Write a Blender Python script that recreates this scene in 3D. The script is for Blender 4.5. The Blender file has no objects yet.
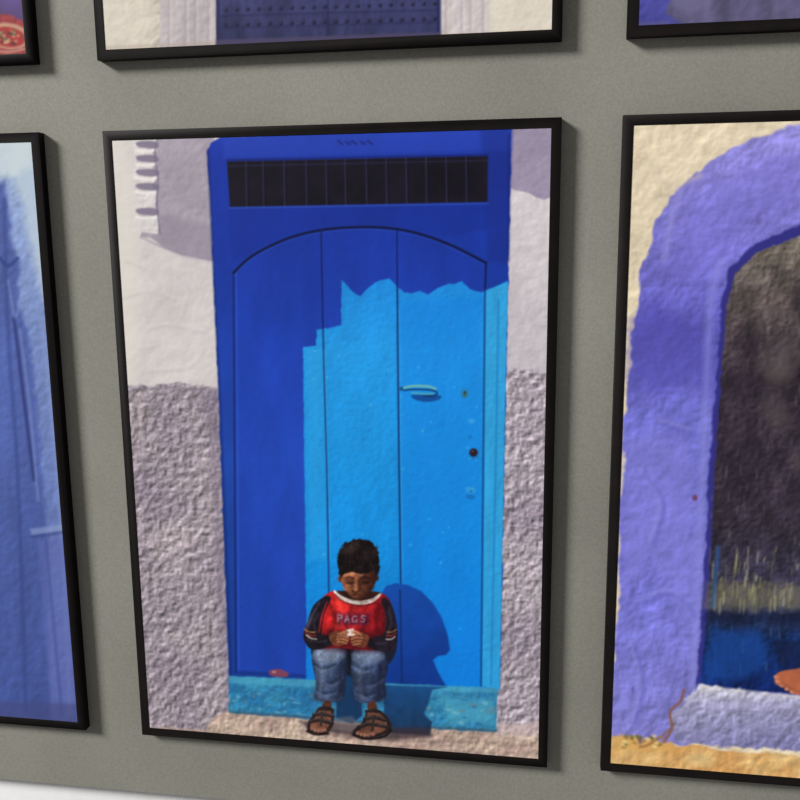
import bpy, math
import numpy as np
from mathutils import Matrix, Vector

scene = bpy.context.scene
scene.view_settings.view_transform = 'Standard'
scene.view_settings.look = 'None'

# ------------------------------------------------------------------ camera
F = 872.0
K = np.array([[F, 0, 400.0], [0, F, 400.0], [0, 0, 1.0]])
W = 0.42
Z0 = 1.20
src = [(0, 1), (1, 1), (1, 0), (0, 0)]
dst = [(102, 131), (562, 117), (547, 768), (142, 735)]
A = []
for (u, v), (x, y) in zip(src, dst):
    A.append([u, v, 1, 0, 0, 0, -x*u, -x*v, -x])
    A.append([0, 0, 0, u, v, 1, -y*u, -y*v, -y])
Hm = np.linalg.svd(np.array(A, float))[2][-1].reshape(3, 3)
B = np.linalg.inv(K) @ Hm
if B[2, 2] < 0:
    B = -B
a_ = np.linalg.norm(B[:, 0]); b_ = np.linalg.norm(B[:, 1])
lam = a_ / W
HH = b_ / lam
rx = B[:, 0]/a_; rz = B[:, 1]/b_
ry = np.cross(rz, rx)
U_, S_, Vt_ = np.linalg.svd(np.stack([rx, ry, rz], 1))
R = U_ @ Vt_
t = B[:, 2]/lam


def project(x, y, z):
    X = R[0, 0]*x + R[0, 1]*y + R[0, 2]*z + t[0]
    Y = R[1, 0]*x + R[1, 1]*y + R[1, 2]*z + t[1]
    D = R[2, 0]*x + R[2, 1]*y + R[2, 2]*z + t[2]
    return F*X/D + 400, F*Y/D + 400


def unproject(px, py, yp=0.0):
    d = R.T @ np.array([(px-400)/F, (py-400)/F, 1.0])
    o = -R.T @ t
    s = (yp - o[1])/d[1]
    p = o + s*d
    return p[0], p[2]


cpos = -R.T @ t
Rbl = np.diag([1, -1, -1]) @ R
M4 = Matrix([list(Rbl.T[i]) + [0] for i in range(3)] + [[0, 0, 0, 1]])
cam_d = bpy.data.cameras.new("camera")
cam_d.sensor_width = 36
cam_d.lens = F/800*36
cam_d.clip_start = 0.01
cam = bpy.data.objects.new("camera", cam_d)
scene.collection.objects.link(cam)
cam.matrix_world = Matrix.Translation((cpos[0], cpos[1], cpos[2]+Z0)) @ M4
scene.camera = cam

# ------------------------------------------------------------------ painter
TAB = np.random.RandomState(7).rand(256, 256)
EMB = .36


def vn(X, Y, sx, sy, seed):
    x = X/sx + seed*17.37; y = Y/sy + seed*31.71
    xi = np.floor(x).astype(int); yi = np.floor(y).astype(int)
    fx = x-xi; fy = y-yi
    fx = fx*fx*(3-2*fx); fy = fy*fy*(3-2*fy)
    xi &= 255; yi &= 255; xj = (xi+1) & 255; yj = (yi+1) & 255
    return (TAB[yi, xi]*(1-fx)+TAB[yi, xj]*fx)*(1-fy) + (TAB[yj, xi]*(1-fx)+TAB[yj, xj]*fx)*fy


def fbm(X, Y, sx, sy=None, o=4, seed=0):
    sy = sy or sx
    s = 0; amp = 1; tot = 0
    for i in range(o):
        s = s + amp*(2*vn(X, Y, sx/2**i, sy/2**i, seed+i*3.1)-1)
        tot += amp; amp *= .55
    return s/tot*1.6


def catmull(P, closed, n=6):
    P = [tuple(p) for p in P]; N = len(P); out = []
    rng_ = range(N) if closed else range(N-1)
    for i in rng_:
        if closed:
            p0, p1, p2, p3 = P[i-1], P[i], P[(i+1) % N], P[(i+2) % N]
        else:
            p0, p1, p2, p3 = P[max(i-1, 0)], P[i], P[i+1], P[min(i+2, N-1)]
        for k in range(n):
            q = k/n
            out.append(tuple(.5*((2*b)+(-a+c)*q+(2*a-5*b+4*c-d)*q*q+(-a+3*b-3*c+d)*q**3)
                             for a, b, c, d in zip(p0, p1, p2, p3)))
    if not closed:
        out.append(P[-1])
    return out


def tx(base, amp=.06, sx=20, sy=None, o=4, seed=1, emb=0, es=6, var=None):
    base = np.array(base, float)

    def f(X, Y):
        n = fbm(X, Y, sx, sy, o, seed)
        c = base*(1+amp*n)[..., None]
        if var is not None:
            w = np.clip(.5+.7*fbm(X, Y, sx*1.7, (sy or sx)*1.7, 4, seed+5), 0, 1)[..., None]
            c = c*(1-w)+np.array(var, float)*w
        if emb:
            e = fbm(X+.9, Y+.9, es, es, 3, seed+9)-fbm(X-.9, Y-.9, es, es, 3, seed+9)
            c = c*(1+EMB*emb*e)[..., None]
        return c
    return f


def grad(stops, axis='y', amp=.04, sx=18, sy=None, seed=2, emb=0, es=6):
    pos = [s[0] for s in stops]; cols = np.array([s[1] for s in stops], float)
    base = tx((1, 1, 1), amp, sx, sy, 4, seed, emb, es)

    def f(X, Y):
        q = Y if axis == 'y' else X
        c = np.stack([np.interp(q, pos, cols[:, i]) for i in range(3)], -1)
        return c*base(X, Y)
    return f


class Canvas:
    def __init__(s, x0, y0, x1, y1, ss):
        s.x0, s.y0, s.ss = x0, y0, ss
        s.nx = int((x1-x0)*ss); s.ny = int((y1-y0)*ss)
        s.xs = x0+(np.arange(s.nx)+.5)/ss
        s.ys = y0+(np.arange(s.ny)+.5)/ss
        s.C = np.zeros((s.ny, s.nx, 3)); s.M = {}; s.tag = None

    def sub(s, xa, ya, xb, yb):
        i0 = max(0, int((xa-s.x0)*s.ss)-1); i1 = min(s.nx, int((xb-s.x0)*s.ss)+2)
        j0 = max(0, int((ya-s.y0)*s.ss)-1); j1 = min(s.ny, int((yb-s.y0)*s.ss)+2)
        if i1 <= i0 or j1 <= j0:
            return None
        X, Y = np.meshgrid(s.xs[i0:i1], s.ys[j0:j1])
        return (slice(j0, j1), slice(i0, i1)), X, Y

    def comp(s, sl, X, Y, m, col, a, mode='n'):
        c = col(X, Y) if callable(col) else np.array(col, float)
        c = c/255.0
        m_ = (m*a)[..., None]
        d = s.C[sl]
        if mode == 'mul':
            s.C[sl] = d*(1-m_)+d*c*m_
        else:
            s.C[sl] = d*(1-m_)+c*m_
        if s.tag:
            if s.tag not in s.M:
                s.M[s.tag] = np.zeros((s.ny, s.nx))
            s.M[s.tag][sl] = np.maximum(s.M[s.tag][sl], m)

    def blur(s, sig):
        sg = sig*s.ss
        r = max(1, int(math.ceil(sg*2.5)))
        k = np.exp(-.5*(np.arange(-r, r+1)/sg)**2); k /= k.sum()
        for ax in (0, 1):
            pad = [(0, 0)]*3; pad[ax] = (r, r)
            P = np.pad(s.C, pad, mode='edge'); out = 0
            for i, kk in enumerate(k):
                sl = [slice(None)]*3; sl[ax] = slice(i, i+s.C.shape[ax])
                out = out+kk*P[tuple(sl)]
            s.C = out

    def fill(s, col):
        r = s.sub(s.xs[0]-1, s.ys[0]-1, s.xs[-1]+1, s.ys[-1]+1)
        s.comp(r[0], r[1], r[2], np.ones(r[1].shape), col, 1)

    def poly(s, P, col, soft=1.0, a=1, sm=False, rough=0, rs=8, mode='n'):
        if sm:
            P = catmull(P, True)
        P = np.array(P, float)
        g = soft+rough+1
        r = s.sub(P[:, 0].min()-g, P[:, 1].min()-g, P[:, 0].max()+g, P[:, 1].max()+g)
        if r is None:
            return
        sl, X, Y = r
        XX, YY = X, Y
        if rough:
            XX = X+rough*fbm(X, Y, rs, rs, 3, 21); YY = Y+rough*fbm(X, Y, rs, rs, 3, 33)
        d = np.full(X.shape, 1e9); ins = np.zeros(X.shape, bool)
        n = len(P)
        for i in range(n):
            ax, ay = P[i]; bx, by = P[(i+1) % n]
            ex, ey = bx-ax, by-ay
            wx = XX-ax; wy = YY-ay
            q = np.clip((wx*ex+wy*ey)/(ex*ex+ey*ey+1e-9), 0, 1)
            d = np.minimum(d, (wx-ex*q)**2+(wy-ey*q)**2)
            if ey != 0:
                cd = (YY >= min(ay, by)) & (YY < max(ay, by))
                ins ^= cd & (XX < ax+wy*ex/ey)
        sd = np.sqrt(d)*np.where(ins, -1, 1)
        s.comp(sl, X, Y, np.clip(.5-sd/max(soft, .3), 0, 1), col, a, mode)

    def line(s, P, col, w=1.0, soft=.8, a=1, sm=False, mode='n'):
        P = [tuple(p) for p in P]
        if isinstance(w, (int, float)):
            w = [w]*len(P)
        Q = [(p[0], p[1], ww/2) for p, ww in zip(P, w)]
        if sm:
            Q = catmull(Q, False, 5)
        Q = np.array(Q, float)
        g = soft+Q[:, 2].max()+1
        r = s.sub(Q[:, 0].min()-g, Q[:, 1].min()-g, Q[:, 0].max()+g, Q[:, 1].max()+g)
        if r is None:
            return
        sl, X, Y = r
        d = np.full(X.shape, 1e9)
        for i in range(len(Q)-1):
            ax, ay, ra = Q[i]; bx, by, rb = Q[i+1]
            ex, ey = bx-ax, by-ay
            q = np.clip(((X-ax)*ex+(Y-ay)*ey)/(ex*ex+ey*ey+1e-9), 0, 1)
            d = np.minimum(d, np.hypot(X-ax-ex*q, Y-ay-ey*q)-(ra+(rb-ra)*q))
        s.comp(sl, X, Y, np.clip(.5-d/soft, 0, 1), col, a, mode)

    def ell(s, cx, cy, ra, rb, col, ang=0, soft=.9, a=1, mode='n'):
        g = max(ra, rb)+soft+1
        r = s.sub(cx-g, cy-g, cx+g, cy+g)
        if r is None:
            return
        sl, X, Y = r
        c_, s_ = math.cos(math.radians(ang)), math.sin(math.radians(ang))
        u = ((X-cx)*c_+(Y-cy)*s_)/ra; v = (-(X-cx)*s_+(Y-cy)*c_)/rb
        d = (np.hypot(u, v)-1)*min(ra, rb)
        s.comp(sl, X, Y, np.clip(.5-d/soft, 0, 1), col, a, mode)

    def sample(s, A_, px, py):
        u = np.clip((px-s.x0)*s.ss-.5, 0, s.nx-1.001); v = np.clip((py-s.y0)*s.ss-.5, 0, s.ny-1.001)
        i = u.astype(int); j = v.astype(int); fu = u-i; fv = v-j
        if A_.ndim == 3:
            fu = fu[..., None]; fv = fv[..., None]
        return (A_[j, i]*(1-fu)+A_[j, i+1]*fu)*(1-fv)+(A_[j+1, i]*(1-fu)+A_[j+1, i+1]*fu)*fv


# ------------------------------------------------------------------ picture contents
def draw_boy(c):
    navy = tx((26, 21, 30), .25, 6, seed=4)
    c.tag = 'person'
    # ---- trousers
    dark = (22, 27, 42)
    c.poly([(318, 642), (392, 640), (387, 666), (360, 668), (349, 676), (340, 668), (316, 664)], dark, 1, sm=True)
    c.poly([(312, 655), (319, 647), (334, 644), (345, 648), (349, 659), (346, 676), (343, 698), (330, 702.5), (315, 699), (316, 684), (313, 668)],
           grad([(313, (40, 52, 82)), (320, (88, 104, 136)), (331, (76, 92, 126)), (340, (44, 56, 88)), (348, (24, 30, 50))], 'x', .22, 5, 8), .9, sm=True)
    c.poly([(350, 657), (357, 649), (372, 647), (384, 653), (388, 666), (385, 682), (385, 698), (370, 703), (356, 700), (353, 684), (349, 668)],
           grad([(350, (32, 40, 62)), (359, (82, 98, 130)), (370, (66, 82, 116)), (380, (36, 46, 74)), (387, (24, 30, 50))], 'x', .22, 5, 8), .9, sm=True)
    c.poly([(318, 674), (342, 672), (342, 702), (314, 700)], (34, 44, 72), 8, .5)
    c.poly([(355, 676), (384, 670), (385, 702), (356, 702)], (30, 38, 64), 8, .55)
    c.poly([(315, 652), (324, 647), (338, 648), (344, 655), (336, 661), (322, 662), (315, 658)], (138, 151, 176), 7, .8, sm=True)
    c.poly([(353, 655), (362, 649), (376, 650), (383, 657), (374, 662), (360, 662)], (126, 141, 168), 7, .75, sm=True)
    for p in [[(315, 664), (324, 668), (336, 664)], [(328, 682), (335, 682), (344, 675)], [(317, 689), (325, 693), (335, 691)],
              [(352, 663), (362, 669), (372, 668)], [(368, 684), (376, 682), (385, 676)], [(357, 691), (367, 695), (376, 692)]]:
        c.line(p, (20, 26, 46), [.6, 2.6, .6], 3.6, .6, True)
        c.line([(x-1, y+3) for x, y in p], (118, 132, 160), [.5, 1.8, .5], 3.4, .4, True)
    c.line([(322, 660), (322, 678), (320, 696)], (130, 146, 174), [1, 3.4, 1.8], 4.5, .45, True)
    c.line([(362, 662), (360, 680), (362, 697)], (112, 128, 158), [1, 3.4, 1.8], 4.5, .4, True)
    c.line([(340, 664), (341, 682), (338, 698)], (22, 28, 48), [1, 3, 2], 4, .55, True)
    c.line([(380, 666), (379, 682), (380, 698)], (18, 24, 42), [1, 3, 2], 4, .55, True)
    c.line([(348.6, 648), (349.6, 660), (349.4, 672)], (12, 14, 24), [3, 3.4, 1.6], 1.6, .9, True)
    c.line([(316, 698), (329, 701.6), (342, 698.6)], (48, 58, 82), 1.6, 1.2, .8, True)
    c.line([(357, 700), (370, 702), (384, 698)], (42, 52, 74), 1.6, 1.2, .8, True)
    # ---- ankles and feet
    sk = lambda r, g, b: tx((r, g, b), .14, 4)
    c.line([(327, 705), (326, 711)], sk(78, 45, 36), [9, 9], .9)
    c.line([(372, 706), (373.5, 713)], sk(76, 43, 34), [9.5, 9], .9)
    c.poly([(320, 707), (332, 708), (334, 717), (332, 727), (326, 733), (313, 733), (307, 729), (309, 721), (315, 713)], (40, 28, 27), .9, sm=True)
    c.poly([(321, 709), (330, 710), (331, 719), (328, 727), (321, 730), (311, 728), (311, 723), (316, 716)], sk(108, 68, 54), .9, sm=True)
    for i, (x, y) in enumerate([(311.8, 728.5), (315, 730), (318.3, 730.8), (321.4, 730.7), (324.8, 729.8)]):
        c.ell(x, y, 1.5+.12*i, 1.8, (140, 94, 76), 0, 1.1)
        c.ell(x, y+.9, .7, .5, (176, 140, 124), 0, .9, .5)
    for p in [[(310, 722), (318, 720), (332, 723)], [(314, 715), (322, 714), (333, 716)]]:
        c.line(p, (40, 31, 33), 3.8, 1, 1, True)
        c.line([(x, y-1.2) for x, y in p], (116, 100, 98), .9, 1.2, .55, True)
    c.line([(322, 713), (321, 725)], (50, 40, 40), 2.6, 1)
    c.line([(319, 709), (333, 710)], (40, 31, 33), 2.4, 1)
    c.line([(307, 731), (316, 734.5), (328, 733.5)], (24, 16, 18), 2, .9, 1, True)
    c.poly([(367, 710), (379, 710), (389, 719), (391, 728), (384, 735), (368, 738), (355, 736), (353, 731), (361, 724), (365, 716)], (40, 28, 27), .9, sm=True)
    c.poly([(368, 712), (378, 712), (386, 721), (387, 728), (379, 733), (366, 735), (357, 733), (364, 725), (367, 718)], sk(108, 68, 54), .9, sm=True)
    for i, (x, y) in enumerate([(357.5, 733), (361, 734.3), (364.6, 735), (368.4, 735), (373, 734)]):
        c.ell(x, y, 1.6+.15*i, 1.8, (140, 94, 76), 0, 1.1)
        c.ell(x, y+.9, .8, .5, (176, 140, 124), 0, .9, .5)
    for p in [[(359, 727), (370, 724), (388, 727)], [(365, 719), (374, 717.5), (385, 720)]]:
        c.line(p, (40, 31, 33), 4.0, 1, 1, True)
        c.line([(x, y-1.2) for x, y in p], (116, 100, 98), .9, 1.2, .55, True)
    c.line([(374, 716), (372, 730)], (50, 40, 40), 2.8, 1)
    c.line([(366, 711), (380, 712)], (40, 31, 33), 2.4, 1)
    c.line([(353, 735), (366, 739), (384, 736.5), (391, 730)], (24, 16, 18), 2, .9, 1, True)
    # ---- neck (behind the collar)
    c.line([(358, 588), (357, 592)], (58, 29, 22), [20, 20], 1)
    # ---- jersey body
    red = grad([(322, (172, 26, 32)), (338, (198, 40, 37)), (360, (176, 30, 34)), (378, (132, 18, 27)), (394, (88, 12, 22))], 'x', .16, 7, 11, 8)
    c.poly([(333, 591), (344, 597), (358, 600), (372, 598), (380, 593), (390, 601), (395, 624), (390, 646), (372, 650), (340, 648), (319, 646), (316, 618), (321, 600)], red, .9, sm=True)
    c.poly([(324, 632), (388, 632), (388, 650), (322, 648)], (60, 9, 20), 7, .7, sm=True)
    for p, w_ in [([(330, 604), (335, 620), (329, 638)], 3), ([(380, 606), (376, 622), (381, 638)], 5), ([(343, 620), (349, 632)], 2.5), ([(367, 620), (361, 632)], 4), ([(353, 605), (350, 612)], 2)]:
        c.line(p, (78, 8, 18), w_, 4, .65, True)
    c.line([(338, 600), (342, 612), (339, 626)], (226, 84, 66), 3, 5, .45, True)
    c.line([(356, 606), (358, 616), (355, 626)], (210, 60, 54), 3, 5, .35, True)
    # small blurred print across the chest
    c.poly([(336, 612), (371, 613), (369, 626), (338, 626)], (66, 20, 50), 5, .55)
    L = (206, 186, 190)

    def let(pts, ox, oy, sx=4.6, sy=6.4):
        c.line([(ox+u*sx+.8, oy+v*sy+.8) for u, v in pts], (30, 24, 60), 1.7, 2.0, .6)
        c.line([(ox+u*sx, oy+v*sy) for u, v in pts], L, .8, 1.9, .75)
    let([(0, 1), (0, 0), (.8, .1), (.8, .5), (0, .55)], 338, 615)
    let([(0, 1), (.45, 0), (.95, 1)], 345, 615.8); let([(.2, .65), (.75, .65)], 345, 615.8)
    let([(.9, .1), (.3, 0), (0, .4), (.1, .9), (.9, .9), (.9, .6)], 352.5, 616)
    let([(.9, .1), (.3, 0), (.1, .3), (.8, .65), (.6, 1), (0, .95)], 361, 615.5)
    # ---- sleeves
    c.poly([(326, 596), (331, 599), (325, 612), (322, 626), (320, 640), (307, 643), (303.5, 636), (308, 620), (314, 605)], navy, 1.1, sm=True)
    c.poly([(304, 634), (318, 634), (332, 637), (333, 644), (322, 649), (309, 648)], navy, 1.1, sm=True)
    c.poly([(385, 598), (381.5, 601), (384, 614), (384, 628), (383, 640), (395, 645), (397.5, 636), (396, 620), (392, 606)], navy, 1.1, sm=True)
    c.poly([(396, 634), (384, 635), (369, 639), (368, 646), (378, 651), (391, 649)], navy, 1.1, sm=True)
    c.line([(319, 603), (311, 618), (306.5, 630)], (112, 100, 120), [1, 2.4, 1.4], 3, .6, True)
    c.line([(318, 614), (314, 622), (316, 632)], (66, 56, 76), 2, 3, .6, True)
    c.line([(308, 640), (316, 642), (326, 641)], (70, 60, 80), 1.6, 2.6, .6, True)
    c.line([(389, 608), (391, 622), (388, 634)], (72, 62, 82), 2, 3, .6, True)
    c.line([(376, 644), (386, 643)], (64, 54, 74), 1.6, 2.6, .5)
    c.line([(327, 602), (322, 616), (319, 632)], (176, 34, 38), [1, 2, 1.4], 1.5, .8, True)
    c.line([(383, 606), (385.5, 620), (384.5, 632)], (130, 22, 32), [1, 2, 1.4], 1.5, .7, True)
    for k, col in enumerate([(196, 136, 72), (178, 42, 44), (214, 200, 188)]):
        c.line([(304.4+k*1.0, 629+k*3.0), (309+k, 631.8+k*3.2), (314.5+k, 632.3+k*3.4)], col, 1.3, 1.3, .85, True)
        c.line([(387-k*.4, 632+k*3.6), (392-k*.4, 632+k*3.6), (396.2-k*.6, 629.5+k*3.6)], col, 1.3, 1.3, .75, True)
    # ---- hands holding a little pale thing
    c.poly([(329, 635), (337, 631), (346, 634), (349, 640), (343, 645), (333, 645)], sk(112, 62, 44), 1, sm=True)
    c.poly([(369, 637), (361, 632), (353, 634), (350, 640), (355, 646), (365, 647)], sk(104, 56, 40), 1, sm=True)
    for (x0, y0, x1, y1, x2, y2) in [(338, 634, 343, 633, 347.5, 635.6), (337.5, 636.6, 343.5, 636, 348.3, 638.2), (337.5, 639.2, 343, 639.2, 347.8, 641), (338, 641.7, 343, 642.3, 346.5, 643.6)]:
        c.line([(x0, y0), (x1, y1), (x2, y2)], (168, 106, 76), [2.3, 2.2, 1.7], .9, 1, True)
        c.line([(x0, y0+1.4), (x1, y1+1.4), (x2-.3, y2+1.3)], (70, 34, 26), .7, .9, .7, True)
    for (x0, y0, x1, y1, x2, y2) in [(361.5, 635, 356.5, 634.4, 352, 636.4), (362, 638, 356.5, 637.5, 351.2, 639.5), (361.5, 641, 356.5, 641, 351.8, 642.6), (360.5, 643.8, 356, 644.2, 352.8, 645)]:
        c.line([(x0, y0), (x1, y1), (x2, y2)], (150, 92, 66), [2.3, 2.2, 1.7], .9, 1, True)
        c.line([(x0, y0+1.4), (x1, y1+1.4), (x2+.3, y2+1.3)], (66, 32, 24), .7, .9, .7, True)
    c.poly([(346, 629.5), (353.5, 628.5), (355, 635), (347.5, 636.5)], (216, 206, 196), 1.2)
    c.poly([(350, 630), (353.5, 629.5), (354.5, 634), (351, 635)], (144, 124, 122), 1.8, .7)
    c.line([(341, 634), (345, 631.5), (348.3, 632.5)], (182, 118, 86), [2.4, 2.3, 1.8], .9, 1, True)
    c.line([(360, 634), (356, 631.5), (352.8, 632.8)], (170, 108, 78), [2.4, 2.3, 1.8], .9, 1, True)
    # ---- collar
    c.poly([(337, 591), (379, 592), (374, 598), (363, 600.5), (352, 600), (342, 596)], (54, 27, 22), 1.4, 1, sm=True)
    c.line([(334.5, 591.5), (341, 597.6), (352, 601.8), (363, 602.6), (373, 600), (380, 594.5)], (214, 203, 194), [2.4, 3.8, 4.4, 4.2, 3.6, 2.2], 1.1, 1, True)
    c.line([(362, 602.6), (373, 600), (380, 594.5)], (146, 130, 136), [1.5, 2, 2], 2.2, .6, True)
    c.line([(335.5, 594.4), (342, 600.6), (353, 604.8), (364, 605.6), (375.5, 603)], (84, 20, 30), 1.2, 1.8, .7, True)
    # ---- head bowed forward
    c.ell(340.4, 578, 2.3, 4.4, (112, 62, 44), 12, 1.1)
    c.ell(340.8, 578.4, 1.1, 2.6, (58, 29, 22), 12, 1.3, .8)
    c.ell(376.4, 576.5, 2.1, 4.4, (66, 34, 26), -14, 1.1)
    face = grad([(338, (142, 84, 58)), (347, (138, 80, 54)), (357, (112, 60, 40)), (366, (76, 39, 28)), (377, (48, 24, 19))], 'x', .14, 6)
    c.poly([(341, 566), (350, 562), (368, 562), (375.5, 567), (376, 580), (372, 589.5), (365, 596.5), (358, 599.6), (351.8, 597.6), (345.2, 590.5), (341.4, 581)], face, 1.1, sm=True)
    c.poly([(343, 572), (352, 570.5), (361, 571.5), (362, 576), (352, 576.5), (344, 577)], (188, 124, 90), 3.5, .7, sm=True)
    c.ell(349.8, 581.4, 4.6, 3.0, (70, 36, 27), 8, 3.4, .75)
    c.ell(364.8, 581, 5.0, 3.2, (42, 21, 17), -8, 3.4, .75)
    c.ell(346.8, 587.6, 3.0, 3.0, (176, 112, 80), 25, 4, .7)
    c.ell(363.8, 588.4, 3.0, 2.8, (104, 58, 41), -20, 4, .55)
    c.line([(346, 593), (352, 598.4), (360, 599.2), (367, 594.8), (372.5, 587)], (44, 22, 17), 3, 4, .7, True)
    c.line([(345, 578.4), (349, 576.9), (353.5, 578.4)], (30, 17, 14), [.8, 1.8, 1.2], 1.6, .75, True)
    c.line([(360.5, 578), (365.5, 576.8), (370.3, 578.4)], (22, 12, 10), [1.2, 1.8, .8], 1.6, .75, True)
    c.line([(346.8, 582.8), (349.8, 583.8), (352.8, 582.8)], (24, 13, 11), .9, 1.3, .85, True)
    c.line([(347.2, 581.2), (349.8, 580.6), (352.4, 581.2)], (134, 82, 60), .9, 1.6, .6, True)
    c.line([(362.2, 582.6), (365.2, 583.4), (368.4, 582)], (18, 9, 8), .9, 1.3, .85, True)
    c.line([(362.4, 580.8), (365.2, 580.2), (368, 580.8)], (92, 52, 38), .9, 1.6, .5, True)
    c.line([(356.6, 577), (355.8, 584), (355.2, 589.6)], (192, 128, 92), [1.0, 2.0, 3.4], 2.4, .85, True)
    c.line([(359.4, 580), (360, 589)], (52, 26, 20), 2.2, 2.6, .7)
    c.line([(352.6, 591), (355.8, 592.4), (359.4, 591)], (44, 21, 17), 1.3, 1.5, .9, True)
    c.line([(351.9, 595), (355.6, 594.4), (360, 595)], (54, 23, 21), 1.0, 1.3, .9, True)
    c.line([(353.2, 596.4), (355.8, 596.9), (358.8, 596.4)], (136, 74, 60), 1.0, 1.6, .7, True)
    # hair
    hair = tx((23, 15, 16), .45, 3, 5, seed=12)
    c.poly([(339.4, 574.5), (337.4, 564), (338.6, 553), (344, 544.5), (352, 540), (362, 538.8), (371.5, 542.4), (377.8, 550.5), (379.6, 561), (378, 573.5),
            (375.4, 575), (373.8, 571.5), (368, 572.6), (361, 574.2), (353, 572.4), (347, 573), (343, 574.6), (341.6, 578)], hair, 1.2, sm=True, rough=1.1, rs=3)
    c.ell(351, 548, 9, 4.2, (84, 67, 62), -24, 6, .5)
    c.ell(366, 556, 7, 5, (50, 38, 37), -10, 6, .35)
    rr = np.random.RandomState(3)
    for i in range(90):
        x = 340+rr.rand()*37; y = 543+rr.rand()*27
        c.line([(x, y), (x+(x-358)*.07+rr.rand()-.5, y+1.5+rr.rand()*2)], (70, 54, 50) if i % 2 else (9, 6, 8), .6, 1.0, .5)
    m = c.M.get('person')
    c.tag = None
    r = c.sub(300, 536, 402, 742)
    if m is not None and r:
        sl, X, Y = r
        f = 1+.17*fbm(X, Y, 9, 12, 3, 40)+.12*fbm(X, Y, 2.4, 2.4, 2, 44)
        mm = m[sl][..., None]
        c.C[sl] = c.C[sl]*(1-mm)+c.C[sl]*f[..., None]*mm


LITP = [(303, 347), (316, 345.5), (317, 329.5), (330, 328), (341, 325), (341.5, 280), (347, 285), (354, 293), (360, 296.5), (366, 290),
        (374, 283), (382, 279.5), (390, 278.5), (396, 286), (404, 292), (413, 293.5), (420, 291), (428, 294.5), (438, 288),
        (448, 284), (455, 283.5), (462, 281), (470, 289), (480, 292), (488, 291), (497, 286), (508, 281), (505.5, 375), (499.5, 690), (380, 690), (306, 684), (306, 600)]


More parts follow.
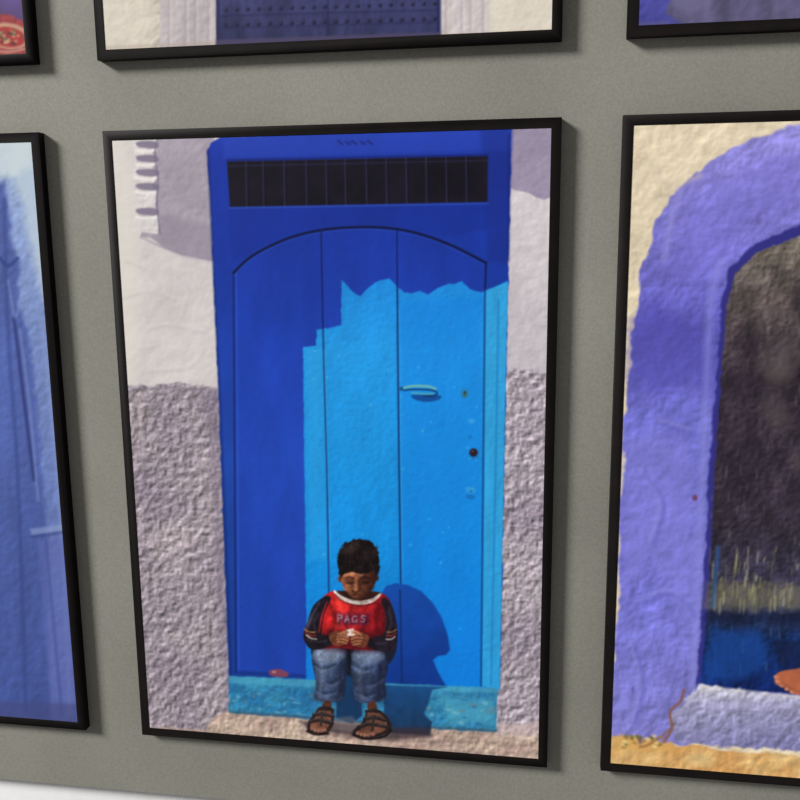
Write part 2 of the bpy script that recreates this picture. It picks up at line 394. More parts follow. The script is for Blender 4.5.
def draw_center(c):
    c.fill(tx((208, 201, 201), .03, 30, seed=1, emb=.12, es=9))
    c.poly([(100, 130), (128, 130), (140, 300), (135, 390), (100, 390)], (224, 219, 209), 16, .6)
    for p in [[(120, 300), (150, 292), (175, 300)], [(150, 330), (170, 326), (205, 333)], [(170, 268), (188, 290), (182, 318)], [(205, 350), (190, 368), (150, 372)],
              [(128, 262), (150, 272), (160, 290)], [(140, 350), (160, 346)]]:
        c.line(p, (184, 175, 180), 2.0, 5, .45, True)
        c.line([(x-1.5, y-2.5) for x, y in p], (224, 219, 217), 1.6, 4, .4, True)
    # rough lower render
    st = tx((162, 151, 157), .10, 26, seed=3, emb=.95, es=5.0, var=(142, 131, 143))
    c.poly([(95, 383), (140, 386), (180, 383), (219, 389), (245, 745), (95, 745)], st, 2.0, 1, rough=3, rs=9)
    c.line([(120, 386), (160, 388), (218, 390)], (126, 115, 130), 2.0, 3, .5, True)
    c.poly([(205, 390), (219, 388), (240, 720), (225, 720)], (118, 106, 130), 7, .4)
    # shaded recess beside the corbel
    c.poly([(150, 125), (214, 125), (216, 262), (200, 258), (182, 255), (166, 248), (150, 238), (141, 236), (148, 205)],
           tx((164, 155, 168), .05, 20, emb=.15), 1.6, sm=False, rough=1)
    c.poly([(160, 214), (214, 226), (216, 262), (182, 255), (158, 243)], (142, 133, 152), 7, .5)
    c.line([(141, 237), (160, 246), (182, 254), (215, 260)], (138, 128, 150), 2.0, 3, .5, True)
    c.poly([(132, 130), (157, 130), (158, 146), (152, 153), (158, 160), (152, 168), (158, 176), (152, 185), (157, 193), (155, 206), (159, 218), (158, 234), (141, 232), (137, 205), (133, 180), (135, 160)],
           tx((214, 209, 208), .04, 9, emb=.2, es=5), 1.2)
    for y in (141, 155, 169, 183, 208):
        c.poly([(137, y+1), (153, y), (159, y+4), (155, y+7.5), (139, y+6)], (118, 110, 132), 1.8, .85, sm=True)
        c.line([(136, y+9), (146, y+10.4), (156, y+9)], (238, 235, 230), 2.4, 1.8, .85, True)
    c.line([(159, 133), (155, 154), (158, 178), (157, 204), (160, 234)], (112, 102, 128), 1.8, 2, .75, True)
    # right wall
    c.poly([(500, 120), (560, 120), (560, 380), (500, 380)], grad([(190, (212, 204, 209)), (370, (190, 182, 190))], 'y', .04, 15, emb=.16, es=7), 1)
    c.poly([(500, 120), (560, 120), (560, 194), (545, 200), (530, 194), (515, 190), (500, 182)], tx((154, 143, 168), .05, 16, emb=.14), 1.5, rough=1.2)
    c.poly([(495, 372), (520, 369), (560, 374), (560, 745), (495, 745)], tx((172, 161, 170), .08, 24, seed=4, emb=.95, es=4.8, var=(146, 135, 148)), 2.5, rough=3)
    # ground
    gr = tx((170, 146, 136), .10, 14, 7, seed=5, emb=.6, es=5, var=(196, 176, 158))
    c.poly([(95, 742), (150, 727), (206, 731), (216, 716), (228, 711), (320, 718), (400, 726), (496, 731), (560, 738), (560, 775), (95, 775)], gr, 1.6, rough=1.5)
    c.line([(150, 728), (205, 733)], (110, 96, 106), 2, 2.5, .6)
    c.line([(300, 731), (380, 740), (470, 742)], (120, 96, 96), 2, 3, .6, True)
    c.poly([(496, 724), (545, 722), (545, 738), (496, 734)], tx((190, 170, 168), .1, 5, emb=.4, es=4), 1.5, .8, rough=1.5)
    # ---- door and its frame
    c.tag = 'printed_door'
    fr = grad([(130, (34, 60, 172)), (165, (24, 50, 152)), (260, (24, 54, 158)), (450, (30, 70, 168)), (680, (22, 58, 142))], 'y', .06, 26, 60, 3, emb=.05)
    c.poly([(207, 152), (211, 143), (222, 137), (512, 127), (510, 200), (506.5, 375), (500, 690), (229, 679), (223, 520), (218, 385), (213, 255)], fr, 1.0, rough=.8, rs=10)
    c.tag = None
    c.poly([(222, 137), (512, 127), (512, 150), (300, 156), (224, 158)], (46, 76, 190), 5, .4)
    c.poly([(480, 128), (512, 127), (508, 262), (488, 262)], (24, 40, 124), 6, .45)
    c.line([(208, 150), (215, 300), (220, 400), (231, 675)], (14, 34, 104), 2.2, 2.5, .65)
    c.line([(509, 135), (508, 260)], (18, 32, 106), 2.2, 2.5, .6)
    for i, x in enumerate((338, 346, 352, 361, 368)):
        c.line([(x, 141+i % 2), (x+4, 144)], (18, 24, 84), 2.2, 1.8, .6)
    c.poly([(228, 206), (488, 202), (489, 228), (440, 238), (400, 228), (362, 224), (310, 229), (262, 246), (232, 262)], (18, 40, 132), 4, .3)
    leaf = [(236, 672), (233.5, 273), (248, 259), (268, 247), (295, 236), (325, 229.5), (362, 227), (396, 229), (425, 235.5), (455, 247), (486, 263), (481, 686)]
    c.poly(leaf, grad([(230, (24, 52, 154)), (330, (28, 62, 172)), (460, (32, 70, 180)), (680, (28, 64, 168))], 'y', .06, 22, 70, 8, emb=.06), 1.0)
    # sunlit area
    lit = grad([(280, (28, 136, 220)), (350, (34, 150, 226)), (450, (26, 144, 220)), (560, (18, 138, 220)), (686, (10, 122, 214))], 'y', .05, 22, 50, 9, emb=.12, es=4)
    c.poly(LITP, lit, 1.3, rough=.5, rs=5)
    c.poly([(398, 300), (484, 296), (481, 684), (402, 684)], (12, 122, 224), 10, .4)
    c.poly([(306, 350), (322, 350), (328, 560), (308, 560)], (52, 164, 228), 7, .35)
    c.poly([(486, 290), (508, 282), (505.5, 375), (499.5, 690), (482, 686)], tx((50, 160, 216), .05, 6, 30, emb=.12, es=4), 1.4, .85)
    c.line([(498.5, 300), (496, 450), (491, 684)], (20, 104, 188), 1.6, 2, .6)
    rr = np.random.RandomState(11)
    for i in range(90):
        x = 308+rr.rand()*170; y = 350+rr.rand()*325
        c.ell(x, y, .8+rr.rand(), .6+rr.rand()*.8, (16, 108, 190) if i % 3 else (110, 200, 236), 0, 1.2, .35)
    c.line(leaf[:2], (14, 30, 92), 1.5, 1.2, .9)
    c.line([(x+3, y) for x, y in leaf[:2]], (50, 88, 196), 1.3, 1.8, .6)
    c.line(leaf[1:11], (8, 14, 48), 2.4, 1.2, .95, True)
    c.line([(x, y+2.6) for x, y in leaf[1:11]], (46, 82, 190), 1.0, 1.6, .4, True)
    c.line([(486, 263), (485, 290)], (10, 18, 64), 1.8, 1.2, .9)
    c.line([(485, 290), (481, 686)], (12, 62, 126), 1.9, 1.2, .85)
    c.line([(321, 230), (323, 330)], (12, 26, 84), 1.5, 1.1, .9)
    c.line([(323, 330), (327, 470), (329, 600)], (14, 58, 116), 1.8, 1.1, .9)
    c.line([(397, 230), (397.3, 290)], (12, 26, 84), 1.5, 1.1, .9)
    c.line([(397.3, 290), (399, 460), (401, 590)], (10, 50, 108), 2.0, 1.1, .9)
    c.line([(324.6, 350), (330.5, 560)], (90, 186, 236), .8, 1.2, .45)
    c.line([(399, 310), (402.5, 586)], (90, 186, 236), .8, 1.2, .4)
    c.line([(236, 672), (305, 676)], (16, 40, 112), 3, 3, .6)
    # grille
    c.tag = 'printed_grille'
    c.poly([(227, 161.5), (488, 156), (487.5, 202), (230, 207)], tx((21, 17, 30), .25, 18, seed=5), 1.2)
    c.tag = None
    for i, x in enumerate([246, 263, 284, 306, 326, 345, 366, 386, 406, 426, 446, 466]):
        yt = 161.5-(x-227)*.021; yb = 207-(x-230)*.0195
        c.line([(x, yt), (x+.8, yb)], (54, 56, 96), 1.3, 1.1, .7)
        c.line([(x+1.6, yt+1), (x+2.3, yb-1)], (8, 6, 16), 1.2, 1.1, .7)
    c.line([(228, 166), (488, 160.5)], (48, 50, 90), 1.2, 1.2, .6)
    c.line([(229, 208), (488, 203.5)], (56, 92, 200), 1.4, 1.4, .6)
    c.line([(227, 160), (488, 154.8)], (14, 30, 104), 1.6, 1.4, .8)
    # ---- pull handle and locks
    c.poly([(412, 395), (438, 395), (440, 399), (428, 402), (416, 400)], (12, 62, 134), 1.4, .8, sm=True)
    c.line([(401, 388.5), (412, 386.2), (428, 386.4), (436, 389)], (104, 176, 180), [2.0, 2.6, 2.6, 2.0], .9, 1, True)
    c.line([(404, 390.5), (414, 389.4), (430, 390), (437, 392.5), (434, 396), (424, 396)], (14, 52, 94), 1.7, .9, .9, True)
    c.line([(412, 392.5), (424, 394), (433, 393.5)], (88, 166, 180), 1.6, .9, .9, True)
    c.ell(401.5, 388.8, 1.8, 2.2, (20, 66, 116), 0, .9, .9)
    c.ell(464.5, 393.5, 4.6, 5.4, (40, 126, 184), 0, 1.2, .8)
    c.ell(465, 394, 2.2, 3.2, (60, 100, 90), 0, 1, .9)
    c.ell(465, 392.5, .9, 1.1, (14, 30, 60), 0, .8, .9)
    c.ell(471.5, 421, 3.0, 2.2, (100, 180, 220), 0, 1.4, .45)
    c.ell(470, 437, 2.0, 1.8, (18, 98, 166), 0, 1.4, .5)
    c.ell(474, 454, 5.4, 5.4, (30, 108, 176), 0, 1.4, .6)
    c.ell(473.5, 452.5, 4.2, 4.2, (40, 26, 40), 0, 1)
    c.ell(472.3, 451.2, 1.4, 1.2, (110, 84, 86), 0, 1, .6)
    c.ell(470.5, 490, 5.2, 3.4, (84, 172, 216), 10, 1.8, .45)
    c.ell(470.5, 497, 4.8, 2.6, (20, 92, 160), 10, 1.8, .55)
    c.ell(471, 491.5, 1.8, 1.2, (26, 90, 150), 0, 1, .7)
    # ---- child's shadow on the door
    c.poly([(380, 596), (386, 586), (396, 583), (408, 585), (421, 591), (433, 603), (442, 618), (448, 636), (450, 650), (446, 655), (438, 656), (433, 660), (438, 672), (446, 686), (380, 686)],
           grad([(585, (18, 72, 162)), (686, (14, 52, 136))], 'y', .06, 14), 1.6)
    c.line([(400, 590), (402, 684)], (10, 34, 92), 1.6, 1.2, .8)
    # ---- doorstep
    c.tag = 'printed_doorstep'
    stp = tx((54, 136, 174), .08, 14, 8, seed=7, emb=.4, es=5, var=(38, 110, 160))
    c.poly([(229, 676), (300, 679), (400, 684), (498, 688), (496.5, 732), (400, 727), (300, 718), (228.5, 713)], stp, 1.2, rough=.9, rs=7)
    c.tag = None
    c.poly([(229, 676), (300, 679), (400, 684), (498, 688), (498, 693), (400, 690), (300, 686), (229, 683)], (80, 168, 196), 2.4, .55, rough=.8)
    c.poly([(440, 696), (494, 699), (493, 722), (452, 726)], (84, 172, 198), 7, .5, rough=2)
    for i in range(70):
        x = 232+rr.rand()*262; y = 688+(x-232)*.045+rr.rand()*26
        c.ell(x, y, 1+rr.rand()*3, .7+rr.rand()*1.4, [(30, 88, 136), (130, 190, 200), (112, 124, 128)][i % 3], 10, 1.6, .5)
    c.line([(230, 712), (300, 717), (400, 726), (496, 731)], (60, 76, 94), 2.4, 2.6, .7)
    c.poly([(269, 671), (279, 669), (288, 673), (286, 677), (272, 676)], (140, 66, 80), 1.4, .85, sm=True)
    c.ell(274, 672, 2, 1.2, (196, 144, 136), 0, 1.2, .8)
    c.poly([(384, 685), (447, 687), (432, 690), (428, 704), (424, 714), (432, 722), (430, 735), (384, 733)], grad([(686, (20, 66, 122)), (733, (22, 46, 78))], 'y', .1, 7), 1.8, .92)
    c.poly([(300, 722), (312, 730), (345, 735), (390, 740), (432, 737), (430, 728), (392, 728), (330, 722)], (54, 42, 50), 4, .75)
    c.poly([(338, 666), (362, 666), (362, 716), (352, 724), (336, 718)], (18, 48, 86), 2, .92)
    c.poly([(334, 718), (352, 716), (360, 724), (350, 732), (334, 729)], (130, 120, 122), 3, .4)
    for i in range(46):
        x = 150+rr.rand()*390; y = 738+(x-150)*.045-4+rr.rand()*22
        c.ell(x, y, 2+rr.rand()*5, .8+rr.rand()*1.3, [(208, 190, 174), (126, 102, 102), (188, 144, 126)][i % 3], 4, 1.8, .5)
    draw_boy(c)
    c.blur(.42)


def draw_left(c):
    c.fill(grad([(130, (168, 188, 216)), (200, (142, 162, 206)), (330, (118, 138, 192)), (520, (102, 121, 182)), (720, (88, 101, 168))], 'y', .07, 22, 60, 3, emb=.3, es=6))
    c.poly([(12, 125), (45, 125), (50, 230), (46, 300), (40, 290), (30, 240), (22, 200), (8, 170)], (188, 203, 217), 10, .8, rough=3)
    c.poly([(-20, 125), (34, 125), (34, 165), (14, 176), (-20, 180)], (200, 213, 218), 9, .85, rough=3)
    c.poly([(-400, 180), (4, 182), (10, 205), (12, 240), (20, 262), (18, 300), (28, 330), (36, 400), (46, 520), (52, 720), (-400, 720)], grad([(180, (72, 90, 162)), (420, (76, 94, 166)), (720, (62, 80, 146))], 'y', .1, 16, 70, 4, emb=.25), 5, .85, rough=2)
    c.line([(0, 258), (8, 266), (18, 258)], (44, 60, 124), 3.4, 2.2, .8, True)
    c.line([(4, 200), (8, 330), (18, 480), (26, 712)], (52, 68, 132), 3, 4, .7, True)
    c.line([(14, 318), (24, 400), (34, 480)], (42, 53, 110), 3.4, 2.4, .8, True)
    c.line([(20, 330), (30, 410), (38, 500)], (136, 154, 202), 2.2, 3, .5, True)
    c.line([(8, 280), (15, 318), (21, 296)], (140, 158, 204), 1.8, 2.4, .5, True)
    c.line([(40, 300), (52, 420), (62, 540), (70, 712)], (138, 154, 202), 3, 6, .55, True)
    c.poly([(30, 529), (66, 524), (67, 530), (32, 535)], (138, 154, 200), 2.6, .65)
    c.line([(32, 537), (66, 532)], (54, 66, 124), 2.4, 3, .7)
    c.poly([(38, 540), (68, 536), (84, 720), (52, 720)], (90, 102, 170), 4, .6)
    c.line([(46, 540), (62, 716)], (64, 78, 144), 2.4, 3, .7)
    c.line([(-60, 200), (-52, 712)], (54, 70, 146), 3, 3, .7)
    c.line([(-160, 200), (-156, 712)], (54, 70, 146), 3, 3, .7)
    c.poly([(-400, 690), (90, 704), (90, 724), (-400, 712)], (66, 72, 122), 4, .6)
    c.blur(.5)


def draw_right(c):
    c.fill(tx((222, 207, 180), .05, 30, seed=2, emb=.3, es=9))
    arch_o = [(600, 745), (612, 700), (618, 560), (624, 430), (632, 330), (642, 268), (656, 222), (686, 180), (730, 148), (790, 124), (850, 112), (930, 112), (1010, 150), (1060, 220), (1085, 330), (1085, 745)]
    c.tag = 'printed_arch'
    c.poly(arch_o, grad([(120, (146, 140, 216)), (260, (118, 114, 204)), (330, (90, 88, 180)), (420, (110, 110, 200)), (600, (114, 114, 204)), (745, (126, 124, 198))], 'y', .09, 26, 26, 5, emb=.5, es=9), 2.2, rough=3, rs=14)
    c.tag = None
    c.poly([(628, 330), (650, 300), (690, 320), (716, 352), (712, 400), (690, 380), (660, 395), (626, 380)], (78, 74, 168), 18, .55, rough=5)
    c.poly([(624, 440), (650, 430), (690, 450), (700, 560), (690, 640), (650, 560), (620, 600)], (136, 134, 220), 16, .4, rough=6)
    c.poly([(690, 200), (760, 160), (800, 150), (800, 205), (750, 222), (716, 262), (690, 280), (670, 270)], (116, 110, 204), 14, .4, rough=5)
    c.line([(722, 262), (711, 300), (705, 420), (699, 560), (693, 688)], (140, 142, 222), 7, 8, .55, True)
    c.line([(680, 190), (672, 215), (664, 260)], (160, 156, 226), 5, 7, .5, True)
    c.line([(655, 165), (668, 185), (700, 176)], (206, 190, 176), 4, 5, .5, True)
    for p in [[(640, 470), (660, 500), (650, 540)], [(640, 600), (668, 590), (690, 610)], [(630, 640), (640, 680), (632, 720)], [(660, 420), (690, 430)]]:
        c.line(p, (146, 146, 224), 3, 5, .5, True)
        c.line([(x+4, y+4) for x, y in p], (86, 86, 178), 3, 5, .45, True)
    c.poly([(722, 300), (730, 268), (752, 246), (790, 228), (850, 214), (930, 222), (990, 262), (1010, 320), (1010, 700), (696, 690), (703, 600), (708, 480), (716, 380)], (50, 48, 128), 2.5, rough=1.5)
    c.tag = 'printed_door'
    c.poly([(727, 304), (735, 274), (757, 252), (800, 236), (860, 222), (930, 230), (985, 268), (1002, 320), (1002, 700), (700, 690), (708, 600), (714, 480), (721, 380)],
           grad([(235, (116, 108, 98)), (300, (88, 78, 78)), (380, (50, 42, 52)), (520, (54, 47, 60)), (600, (56, 54, 78)), (640, (18, 42, 90)), (690, (14, 36, 98))], 'y', .30, 16, 26, 6, emb=.6, es=4), 1.6, rough=1, rs=6)
    c.tag = None
    rr = np.random.RandomState(5)
    for i in range(260):
        x = 726+rr.rand()*270; y = 262+rr.rand()*300; l = 2+rr.rand()*9
        x0 = x if y > 300 else max(x, 746)
        c.line([(x0, y), (x0-1.0+rr.rand(), y+l)], [(146, 136, 126), (28, 22, 34), (104, 94, 96)][i % 3], .6+1.2*rr.rand(), 1.8, .32)
    for i in range(40):
        x = 738+rr.rand()*250; y = 275+rr.rand()*260
        c.ell(x, y, 5+rr.rand()*10, 7+rr.rand()*16, [(34, 27, 40), (100, 90, 90)][i % 2], rr.rand()*60-30, 10, .32)
    for i in range(230):
        x = 710+rr.rand()*284; y = 542+rr.rand()**.7*58; l = 3+rr.rand()*14
        c.line([(x, y), (x-.8, y+l)], [(160, 152, 92), (190, 188, 158), (104, 110, 78)][i % 3], .8+rr.rand()*1.0, 1.4, .5)
    c.poly([(708, 582), (800, 586), (998, 594), (998, 614), (706, 608)], (146, 140, 96), 10, .4, rough=4)
    for i in range(90):
        x = 706+rr.rand()*280; y = 602+rr.rand()*66; l = 3+rr.rand()*10
        c.line([(x, y), (x, y+l)], [(30, 74, 156), (12, 20, 44), (76, 100, 120)][i % 3], 1.4, 1.6, .5)
    c.poly([(706, 612), (998, 618), (998, 626), (705, 622)], (14, 22, 50), 4, .5, rough=2)
    c.line([(718, 548), (713, 606)], (40, 90, 160), 4, 2.5, .6)
    c.poly([(712, 628), (760, 632), (770, 660), (744, 680), (702, 682)], (24, 70, 150), 9, .65, rough=3)
    c.poly([(772, 640), (800, 640), (840, 668), (800, 672), (780, 664)], (20, 30, 66), 4, .7)
    # step and ground
    c.poly([(684, 700), (700, 685), (800, 697), (1004, 712), (1010, 764), (690, 744), (674, 738), (668, 720)], grad([(688, (198, 198, 212)), (704, (158, 156, 190)), (745, (124, 122, 168))], 'y', .08, 12, emb=.6, es=6), 2, rough=2.5)
    c.line([(700, 686), (800, 697), (1000, 712)], (214, 208, 206), 2.4, 2.4, .7)
    c.poly([(590, 736), (640, 738), (676, 744), (740, 752), (1090, 772), (1090, 830), (590, 830)], tx((218, 184, 126), .1, 16, 8, emb=.35, es=6, var=(202, 152, 92)), 2, rough=2.5)
    c.poly([(612, 735), (670, 742), (690, 750), (612, 752)], (210, 160, 88), 4, .6, rough=3)
    c.line([(684, 690), (680, 702), (670, 712), (672, 728), (664, 742)], (132, 82, 52), 2.6, 2, .85, True)
    c.line([(672, 728), (650, 744), (640, 747)], (130, 88, 60), 2.2, 2, .7, True)
    for i in range(30):
        x = 622+rr.rand()*40; y = 736+rr.rand()*12
        c.ell(x, y, 2.4, 1.4, [(100, 96, 46), (160, 120, 60), (226, 200, 140)][i % 3], 20, 1.2, .8)
    c.ell(695, 498, 2.6, 2.8, (110, 56, 86), 0, 1.6, .9)
    for (x, y) in [(712, 498), (711, 516), (640, 741), (633, 690)]:
        c.ell(x, y, 1.6, 3, (80, 74, 150), 0, 2, .6)
    c.tag = 'foot'
    c.poly([(775, 676), (782, 671), (800, 668), (826, 660), (846, 664), (848, 690), (820, 696), (798, 695), (786, 688), (776, 684)], tx((176, 98, 68), .08, 8), 1.2, sm=True)
    for x, y in [(776.5, 677), (778, 681.5), (782, 685.5), (787, 689), (792, 692)]:
        c.ell(x, y, 2.6, 1.9, (200, 122, 88), 25, 1.1)
        c.ell(x-1.4, y, .9, .8, (226, 170, 146), 25, .9, .7)
    c.line([(782, 684), (800, 692), (830, 694)], (120, 60, 44), 2, 3, .5, True)
    c.tag = None
    c.blur(.45)


def draw_top(c):
    c.fill(tx((208, 199, 187), .05, 24, seed=3, emb=.35, es=7))
    c.poly([(95, -700), (150, -700), (150, 70), (95, 70)], (222, 214, 200), 14, .6)
    for x0, x1, col in [(160, 216, (188, 179, 182)), (438, 490, (200, 191, 192))]:
        c.poly([(x0, -700), (x1, -700), (x1, 60), (x0, 60)], tx(col, .05, 12, 60, emb=.2), 1.4)
        for k in (.15, .45, .62, .86):
            x = x0+(x1-x0)*k
            c.line([(x, -700), (x, 60)], (150, 140, 154), 1.6, 2.8, .45)
            c.line([(x+3, -700), (x+3, 60)], (222, 215, 210), 1.4, 2.8, .45)
    c.poly([(490, -700), (560, -700), (560, 60), (488, 60)], (226, 217, 202), 6, .6)
    c.line([(104, 48), (216, 43)], (176, 160, 150), 3, 3, .6)
    c.line([(440, 36), (556, 31)], (196, 176, 160), 3, 3, .6)
    c.tag = 'printed_door'
    c.poly([(215, -460), (440, -465), (441, 60), (216, 60)], grad([(-400, (70, 76, 150)), (0, (58, 61, 104)), (36, (50, 53, 90))], 'y', .16, 9, 30, 6, emb=.2), 1.3)
    c.tag = None
    c.line([(217, -460), (218, 60)], (34, 34, 80), 3, 2, .8)
    c.line([(438, -460), (438, 60)], (34, 34, 80), 3, 2, .8)
    c.line([(328, -460), (328, 60)], (30, 30, 68), 1.6, 1.6, .7)
    for y in range(-440, 40, 15):
        for x in range(226, 438, 11):
            yy = y-(x-226)*.03
            c.ell(x, yy, 1.9, 1.9, (20, 20, 42), 0, 1, .9)
            c.ell(x-.5, yy-.6, .7, .6, (120, 120, 156), 0, .8, .6)
    for y in (16, 28):
        c.line([(222, y), (436, y-6)], (34, 34, 74), 1.6, 2, .6)
    c.poly([(216, 40), (441, 32), (441, 60), (216, 60)], (76, 69, 100), 1.6, .9)
    c.blur(.45)


def draw_topleft(c):
    c.fill(grad([(-600, (120, 120, 200)), (-20, (92, 78, 140)), (60, (80, 52, 86))], 'y', .1, 20, 30, 4))
    c.poly([(-400, 14), (0, 12), (20, 20), (34, 34), (40, 60), (-400, 60)], tx((150, 58, 62), .12, 8, emb=.3, es=5), 2, rough=2)
    c.ell(8, 36, 22, 13, (196, 156, 130), 8, 1.4, .95)
    c.ell(8, 37, 18, 10, (164, 54, 54), 8, 1.4, 1)
    rr = np.random.RandomState(2)
    for i in range(46):
        q = rr.rand()*6.28; r_ = .25+.65*rr.rand()
        c.ell(8+18*r_*math.cos(q), 37+10*r_*math.sin(q), 1.6, 1.1, [(216, 186, 145), (60, 104, 78), (206, 112, 60), (60, 40, 50)][i % 4], 0, 1.1, .8)
    c.line([(-10, 50), (10, 52), (31, 47)], (204, 170, 145), 2, 1.5, .8, True)
    for i in range(60):
        x = -380+rr.rand()*360; y = 20+rr.rand()*30
        c.ell(x, y, 4, 2, [(216, 186, 145), (60, 104, 78), (180, 60, 60)][i % 3], 0, 1, .7)
    c.blur(.5)


def draw_topright(c):
    c.fill(grad([(-600, (110, 116, 206)), (-40, (84, 84, 170)), (30, (68, 68, 144))], 'y', .06, 24, 30, 6, emb=.3, es=7))
    c.poly([(680, -300), (672, 0), (664, 12), (676, 22), (700, 30), (1100, 24), (1100, -300)], tx((90, 86, 118), .12, 14, 30, emb=.2), 4, 1, rough=2)
    c.poly([(676, -300), (720, -300), (712, 4), (690, 14), (672, 6)], (112, 108, 144), 7, .7)
    c.poly([(636, 20), (700, 27), (1100, 18), (1100, 50), (630, 50)], tx((102, 98, 136), .1, 12, emb=.3), 4, .6, rough=2)
    c.blur(.5)


# ------------------------------------------------------------------ materials
def new_mat(name):
    m = bpy.data.materials.new(name); m.use_nodes = True
    return m, m.node_tree, m.node_tree.nodes["Principled BSDF"]


def print_material():
    m, nt, b = new_mat("satin_photo_paper")
    at = nt.nodes.new("ShaderNodeAttribute"); at.attribute_name = "Col"
    tc = nt.nodes.new("ShaderNodeTexCoord")
    n = nt.nodes.new("ShaderNodeTexNoise"); n.inputs["Scale"].default_value = 900; n.inputs["Detail"].default_value = 2
    mp = nt.nodes.new("ShaderNodeMapRange")
    mp.inputs["To Min"].default_value = .94; mp.inputs["To Max"].default_value = 1.04
    mx = nt.nodes.new("ShaderNodeVectorMath"); mx.operation = 'SCALE'
    nt.links.new(tc.outputs["Object"], n.inputs["Vector"])
    nt.links.new(n.outputs["Fac"], mp.inputs["Value"])
    nt.links.new(at.outputs["Color"], mx.inputs[0])
    nt.links.new(mp.outputs["Result"], mx.inputs["Scale"])
    nt.links.new(mx.outputs["Vector"], b.inputs["Base Color"])
    b.inputs["Roughness"].default_value = .5
    b.inputs["Specular IOR Level"].default_value = .12
    return m


def solid(name, c1, c2, scale, rough, spec=.3, bump=0, big=None):
    m, nt, b = new_mat(name)
    tc = nt.nodes.new("ShaderNodeTexCoord")
    n = nt.nodes.new("ShaderNodeTexNoise"); n.inputs["Scale"].default_value = scale; n.inputs["Detail"].default_value = 5
    cr = nt.nodes.new("ShaderNodeValToRGB")
    cr.color_ramp.elements[0].position = .3; cr.color_ramp.elements[1].position = .7
    lin = lambda c: tuple(((v/255)/12.92 if v/255 <= .04045 else ((v/255+.055)/1.055)**2.4) for v in c)+(1,)
    cr.color_ramp.elements[0].color = lin(c1); cr.color_ramp.elements[1].color = lin(c2)
    nt.links.new(tc.outputs["Object"], n.inputs["Vector"])
    nt.links.new(n.outputs["Fac"], cr.inputs["Fac"])
    out = cr.outputs["Color"]
    if big:
        n2 = nt.nodes.new("ShaderNodeTexNoise"); n2.inputs["Scale"].default_value = big; n2.inputs["Detail"].default_value = 2
        mp = nt.nodes.new("ShaderNodeMapRange"); mp.inputs["From Min"].default_value = .3; mp.inputs["From Max"].default_value = .7
        mp.inputs["To Min"].default_value = .9; mp.inputs["To Max"].default_value = 1.1
        sc_ = nt.nodes.new("ShaderNodeVectorMath"); sc_.operation = 'SCALE'
        nt.links.new(tc.outputs["Object"], n2.inputs["Vector"]); nt.links.new(n2.outputs["Fac"], mp.inputs["Value"])
        nt.links.new(out, sc_.inputs[0]); nt.links.new(mp.outputs["Result"], sc_.inputs["Scale"])
        out = sc_.outputs["Vector"]
    nt.links.new(out, b.inputs["Base Color"])
    b.inputs["Roughness"].default_value = rough
    b.inputs["Specular IOR Level"].default_value = spec
    if bump:
        bp = nt.nodes.new("ShaderNodeBump"); bp.inputs["Strength"].default_value = bump; bp.inputs["Distance"].default_value = .001
        nt.links.new(n.outputs["Fac"], bp.inputs["Height"]); nt.links.new(bp.outputs["Normal"], b.inputs["Normal"])
    return m


MAT_PRINT = print_material()
MAT_FRAME = solid("black_lacquered_frame", (16, 12, 13), (22, 17, 17), 60, .6, .1)
MAT_PANEL = solid("grey_painted_panel", (132, 131, 123), (144, 143, 134), 450, .8, .1, .05, 5)
MAT_WALL = solid("white_painted_wall", (236, 236, 238), (242, 242, 242), 60, .8, .2, .1)


def srgb2lin(c):
    c = np.clip(c, 0, 1)
    return np.where(c <= .04045, c/12.92, ((c+.055)/1.055)**2.4)


def build_mesh(name, V, Fq, col=None, mat=None):
    me = bpy.data.meshes.new(name)
    n = len(V); f = len(Fq)
    me.vertices.add(n); me.vertices.foreach_set("co", V.astype(np.float32).ravel())
    me.loops.add(f*4); me.loops.foreach_set("vertex_index", Fq.astype(np.int32).ravel())
    me.polygons.add(f); me.polygons.foreach_set("loop_start", np.arange(0, f*4, 4, dtype=np.int32))
    me.update(calc_edges=True)
    if col is not None:
        at = me.attributes.new("Col", 'FLOAT_COLOR', 'POINT')
        c4 = np.ones((n, 4), np.float32); c4[:, :3] = srgb2lin(col)
        at.data.foreach_set("color", c4.ravel())
    me.materials.append(mat)
    me.validate()
    ob = bpy.data.objects.new(name, me)
    scene.collection.objects.link(ob)
    return ob


def print_grid(rect, canvas, sp_px, yp, tags, only=None):
    """Flat paper sheet (x0,z0,x1,z1) at depth yp with its printed colours, split into printed parts."""
    x0, z0, x1, z1 = rect
    sp = sp_px*W/445.0
    nx = max(2, int((x1-x0)/sp)); nz = max(2, int((z1-z0)/sp))
    gx = np.linspace(x0, x1, nx+1); gz = np.linspace(z0, z1, nz+1)
    GX, GZ = np.meshgrid(gx, gz)
    px, py = project(GX, np.full(GX.shape, yp), GZ)
    col = canvas.sample(canvas.C, px, py).reshape(-1, 3)
    V = np.stack([GX, np.full(GX.shape, yp), GZ], -1).reshape(-1, 3)
    idx = np.arange((nx+1)*(nz+1)).reshape(nz+1, nx+1)
    Fq = np.stack([idx[:-1, :-1], idx[:-1, 1:], idx[1:, 1:], idx[1:, :-1]], -1).reshape(-1, 4)
    owner = np.zeros(GX.size, int)
    for k, tg in enumerate(tags):
        if tg in canvas.M:
            mv = canvas.sample(canvas.M[tg], px, py).ravel()
            owner[mv > .5] = k+1
    fo = owner[Fq].max(1) if only else owner[Fq[:, 0]]
    res = {}
    for k, tg in enumerate([None]+list(tags)):
        if only and tg != only:
            continue
        sel = Fq[fo == k]
        if len(sel) == 0:
            continue
        u, inv = np.unique(sel, return_inverse=True)
        nm = tg or "print"
        res[nm] = (V[u], inv.reshape(-1, 4), col[u])
    return res


PY = .0005


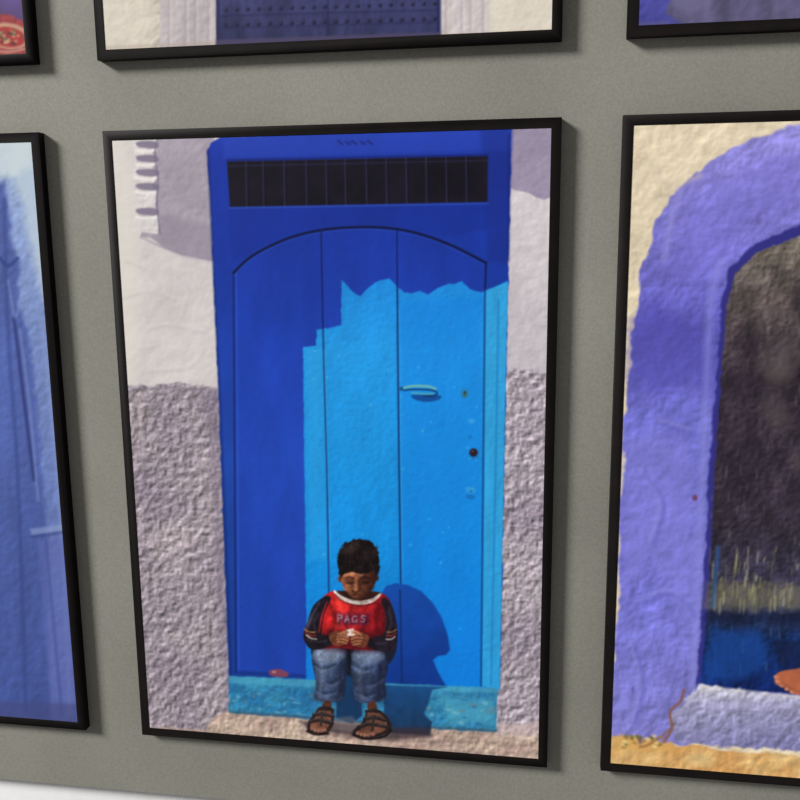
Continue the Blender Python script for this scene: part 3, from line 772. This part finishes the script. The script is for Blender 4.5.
def frame_mesh(x0, z0, x1, z1, bw, depth):
    """mitred moulding: closed ring swept from a bevelled profile"""
    prof = [(0, depth), (0, .0005), (.0005, 0), (bw-.0006, 0), (bw-.0001, .0002), (bw, PY), (bw, depth)]
    V = []; Fq = []
    n = len(prof)
    for (cx, cz, sx, sz) in [(x0, z0, 1, 1), (x1, z0, -1, 1), (x1, z1, -1, -1), (x0, z1, 1, -1)]:
        for o, y in prof:
            V.append((cx+sx*o, y, cz+sz*o))
    for k in range(4):
        a = k*n; b = ((k+1) % 4)*n
        for i in range(n):
            j = (i+1) % n
            Fq.append((a+i, b+i, b+j, a+j))
    return build_mesh("frame", np.array(V), np.array(Fq), None, MAT_FRAME)


DEPTH = .009
BW = .0088


def framed(rect, canvas, sp, tags, label, partlabels, person=None):
    x0, z0, x1, z1 = rect
    e = bpy.data.objects.new("framed_photograph", None)
    scene.collection.objects.link(e)
    e.empty_display_size = .05
    e.location = ((x0+x1)/2, DEPTH, z0+Z0)
    e["label"] = label; e["category"] = "picture frame"; e["group"] = "framed photographs on the display panel"
    off = Vector((-(x0+x1)/2, -DEPTH, -z0))

    def put(ob, par):
        n = len(ob.data.vertices)
        a = np.empty(n*3, np.float32); ob.data.vertices.foreach_get("co", a)
        a = a.reshape(-1, 3)+np.array(off, np.float32)
        ob.data.vertices.foreach_set("co", a.ravel()); ob.data.update()
        ob.parent = par
    fr_ = frame_mesh(x0, z0, x1, z1, BW, DEPTH)
    put(fr_, e)
    inner = (x0+BW-.0003, z0+BW-.0003, x1-BW+.0003, z1-BW+.0003)
    parts = print_grid(inner, canvas, sp, PY, tags)
    pr = build_mesh("print", *parts["print"], MAT_PRINT)
    put(pr, e)
    pr["label"] = partlabels.get("print", "printed colour photograph sheet")
    for tg in tags:
        if tg in parts:
            ob = build_mesh(tg, *parts[tg], MAT_PRINT)
            put(ob, pr)
            ob["label"] = partlabels[tg]
    if person:
        cv, rpx, lab = person
        yq = PY-.00004
        xa, za = unproject(rpx[0], rpx[3], yq); xb, zb = unproject(rpx[2], rpx[1], yq)
        pp = print_grid((xa, za, xb, zb), cv, .4, yq, ["person"], only="person")
        ob = build_mesh("person", *pp["person"], MAT_PRINT)
        put(ob, pr)
        ob["label"] = lab
    return e


# ------------------------------------------------------------------ layout on the wall
xL = np.mean([unproject(44, 132, DEPTH)[0], unproject(90, 731, DEPTH)[0]])
zLt = unproject(43, 132)[1]; zLb = unproject(90, 731)[1]
xR = np.mean([unproject(622, 115)[0], unproject(602, 771)[0]])
zRt = unproject(622, 115)[1]; zRb = unproject(602, 771)[1]
xTl = unproject(97, 60)[0]; xTr = unproject(562, 40)[0]
zT = np.mean([unproject(97, 60)[1], unproject(562, 40)[1]])
xTLr = unproject(40, 62, DEPTH)[0]; xTRl = unproject(627, 40)[0]

cc = Canvas(95, 115, 565, 780, 1.6); draw_center(cc)
cb = Canvas(296, 532, 404, 745, 4.0); draw_center(cb)
framed((0, 0, W, HH), cc, .8, ["printed_door", "printed_grille", "printed_doorstep"],
       "black-framed photograph of a child sitting before a bright blue door",
       {"print": "printed photograph of whitewashed wall around a blue doorway",
        "printed_door": "printed bright blue plank door half in shade",
        "printed_grille": "printed dark barred transom grille",
        "printed_doorstep": "printed worn turquoise doorstep"},
       (cb, (298, 534, 402, 743), "child in red and black jersey, jeans and sandals sitting on a doorstep, looking down at hands"))
cl = Canvas(-400, 110, 100, 745, 1.2); draw_left(cl)
framed((xL-W, zLb, xL, zLt), cl, 1.2, [], "black-framed photograph of pale blue weathered plaster and door edge",
       {"print": "printed photograph of weathered pale blue plaster"})
cr_ = Canvas(590, 100, 1110, 840, 1.3); draw_right(cr_)
framed((xR, zRb, xR+W, zRt), cr_, 1.1, ["printed_arch", "printed_door", "foot"], "black-framed photograph of violet-blue arch around a dark door",
       {"print": "printed photograph of cream wall, step and ochre ground", "printed_arch": "printed violet-blue plaster arch",
        "printed_door": "printed dark weathered timber door", "foot": "printed bare foot on the step"})
ct = Canvas(80, -640, 580, 75, 1.2); draw_top(ct)
framed((xTl, zT, xTr, zT+HH), ct, 1.2, ["printed_door"], "black-framed photograph of a studded slate-blue door between pale pilasters",
       {"print": "printed photograph of pale pilasters", "printed_door": "printed studded slate-blue door"})
c1 = Canvas(-440, -640, 50, 75, 1.0); draw_topleft(c1)
framed((xTLr-W, zT, xTLr, zT+HH), c1, 1.4, [], "black-framed photograph with red patterned dishes against purple",
       {"print": "printed photograph of red patterned dishes"})
c2 = Canvas(610, -640, 1120, 60, 1.0); draw_topright(c2)
framed((xTRl, zT, xTRl+W, zT+HH), c2, 1.4, [], "black-framed photograph of deep violet-blue wall and greyish doorway",
       {"print": "printed photograph of violet-blue wall"})


def box(name, x0, y0, z0, x1, y1, z1, mat, bev=0):
    V = np.array([(x, y, z) for x in (x0, x1) for y in (y0, y1) for z in (z0, z1)], float)
    c = V.mean(0); base = np.array([c[0], c[1], z0])
    Fq = np.array([(0, 1, 3, 2), (4, 6, 7, 5), (0, 4, 5, 1), (2, 3, 7, 6), (0, 2, 6, 4), (1, 5, 7, 3)])
    ob = build_mesh(name, V-base, Fq, None, mat)
    ob.location = base
    if bev:
        m = ob.modifiers.new("bevel", 'BEVEL'); m.width = bev; m.segments = 2
    return ob


zP = unproject(0, 779, DEPTH)[1]
pan = box("display_panel", -0.95, DEPTH, zP+Z0, 1.40, DEPTH+.012, Z0+1.45, MAT_PANEL, .0004)
pan["label"] = "matt grey display panel carrying rows of framed photographs"; pan["category"] = "display panel"
wl = box("wall_back", -2.2, DEPTH+.012, 0, 2.6, DEPTH+.11, 3.0, MAT_WALL)
wl["kind"] = "structure"; wl["label"] = "white painted wall behind the grey panel"; wl["category"] = "wall"

# ------------------------------------------------------------------ light
wd = bpy.data.worlds.new("world"); scene.world = wd; wd.use_nodes = True
wd.node_tree.nodes["Background"].inputs[0].default_value = (1.0, .99, .97, 1)
wd.node_tree.nodes["Background"].inputs[1].default_value = .24
s = bpy.data.lights.new("gallery_light", 'SUN'); s.energy = 6.0; s.angle = math.radians(14); s.color = (1, .985, .96)
so = bpy.data.objects.new("gallery_light", s); scene.collection.objects.link(so)
so.rotation_euler = Vector((.84, .44, -.54)).to_track_quat('-Z', 'Y').to_euler()
so.location = (-1, -1.5, 3)
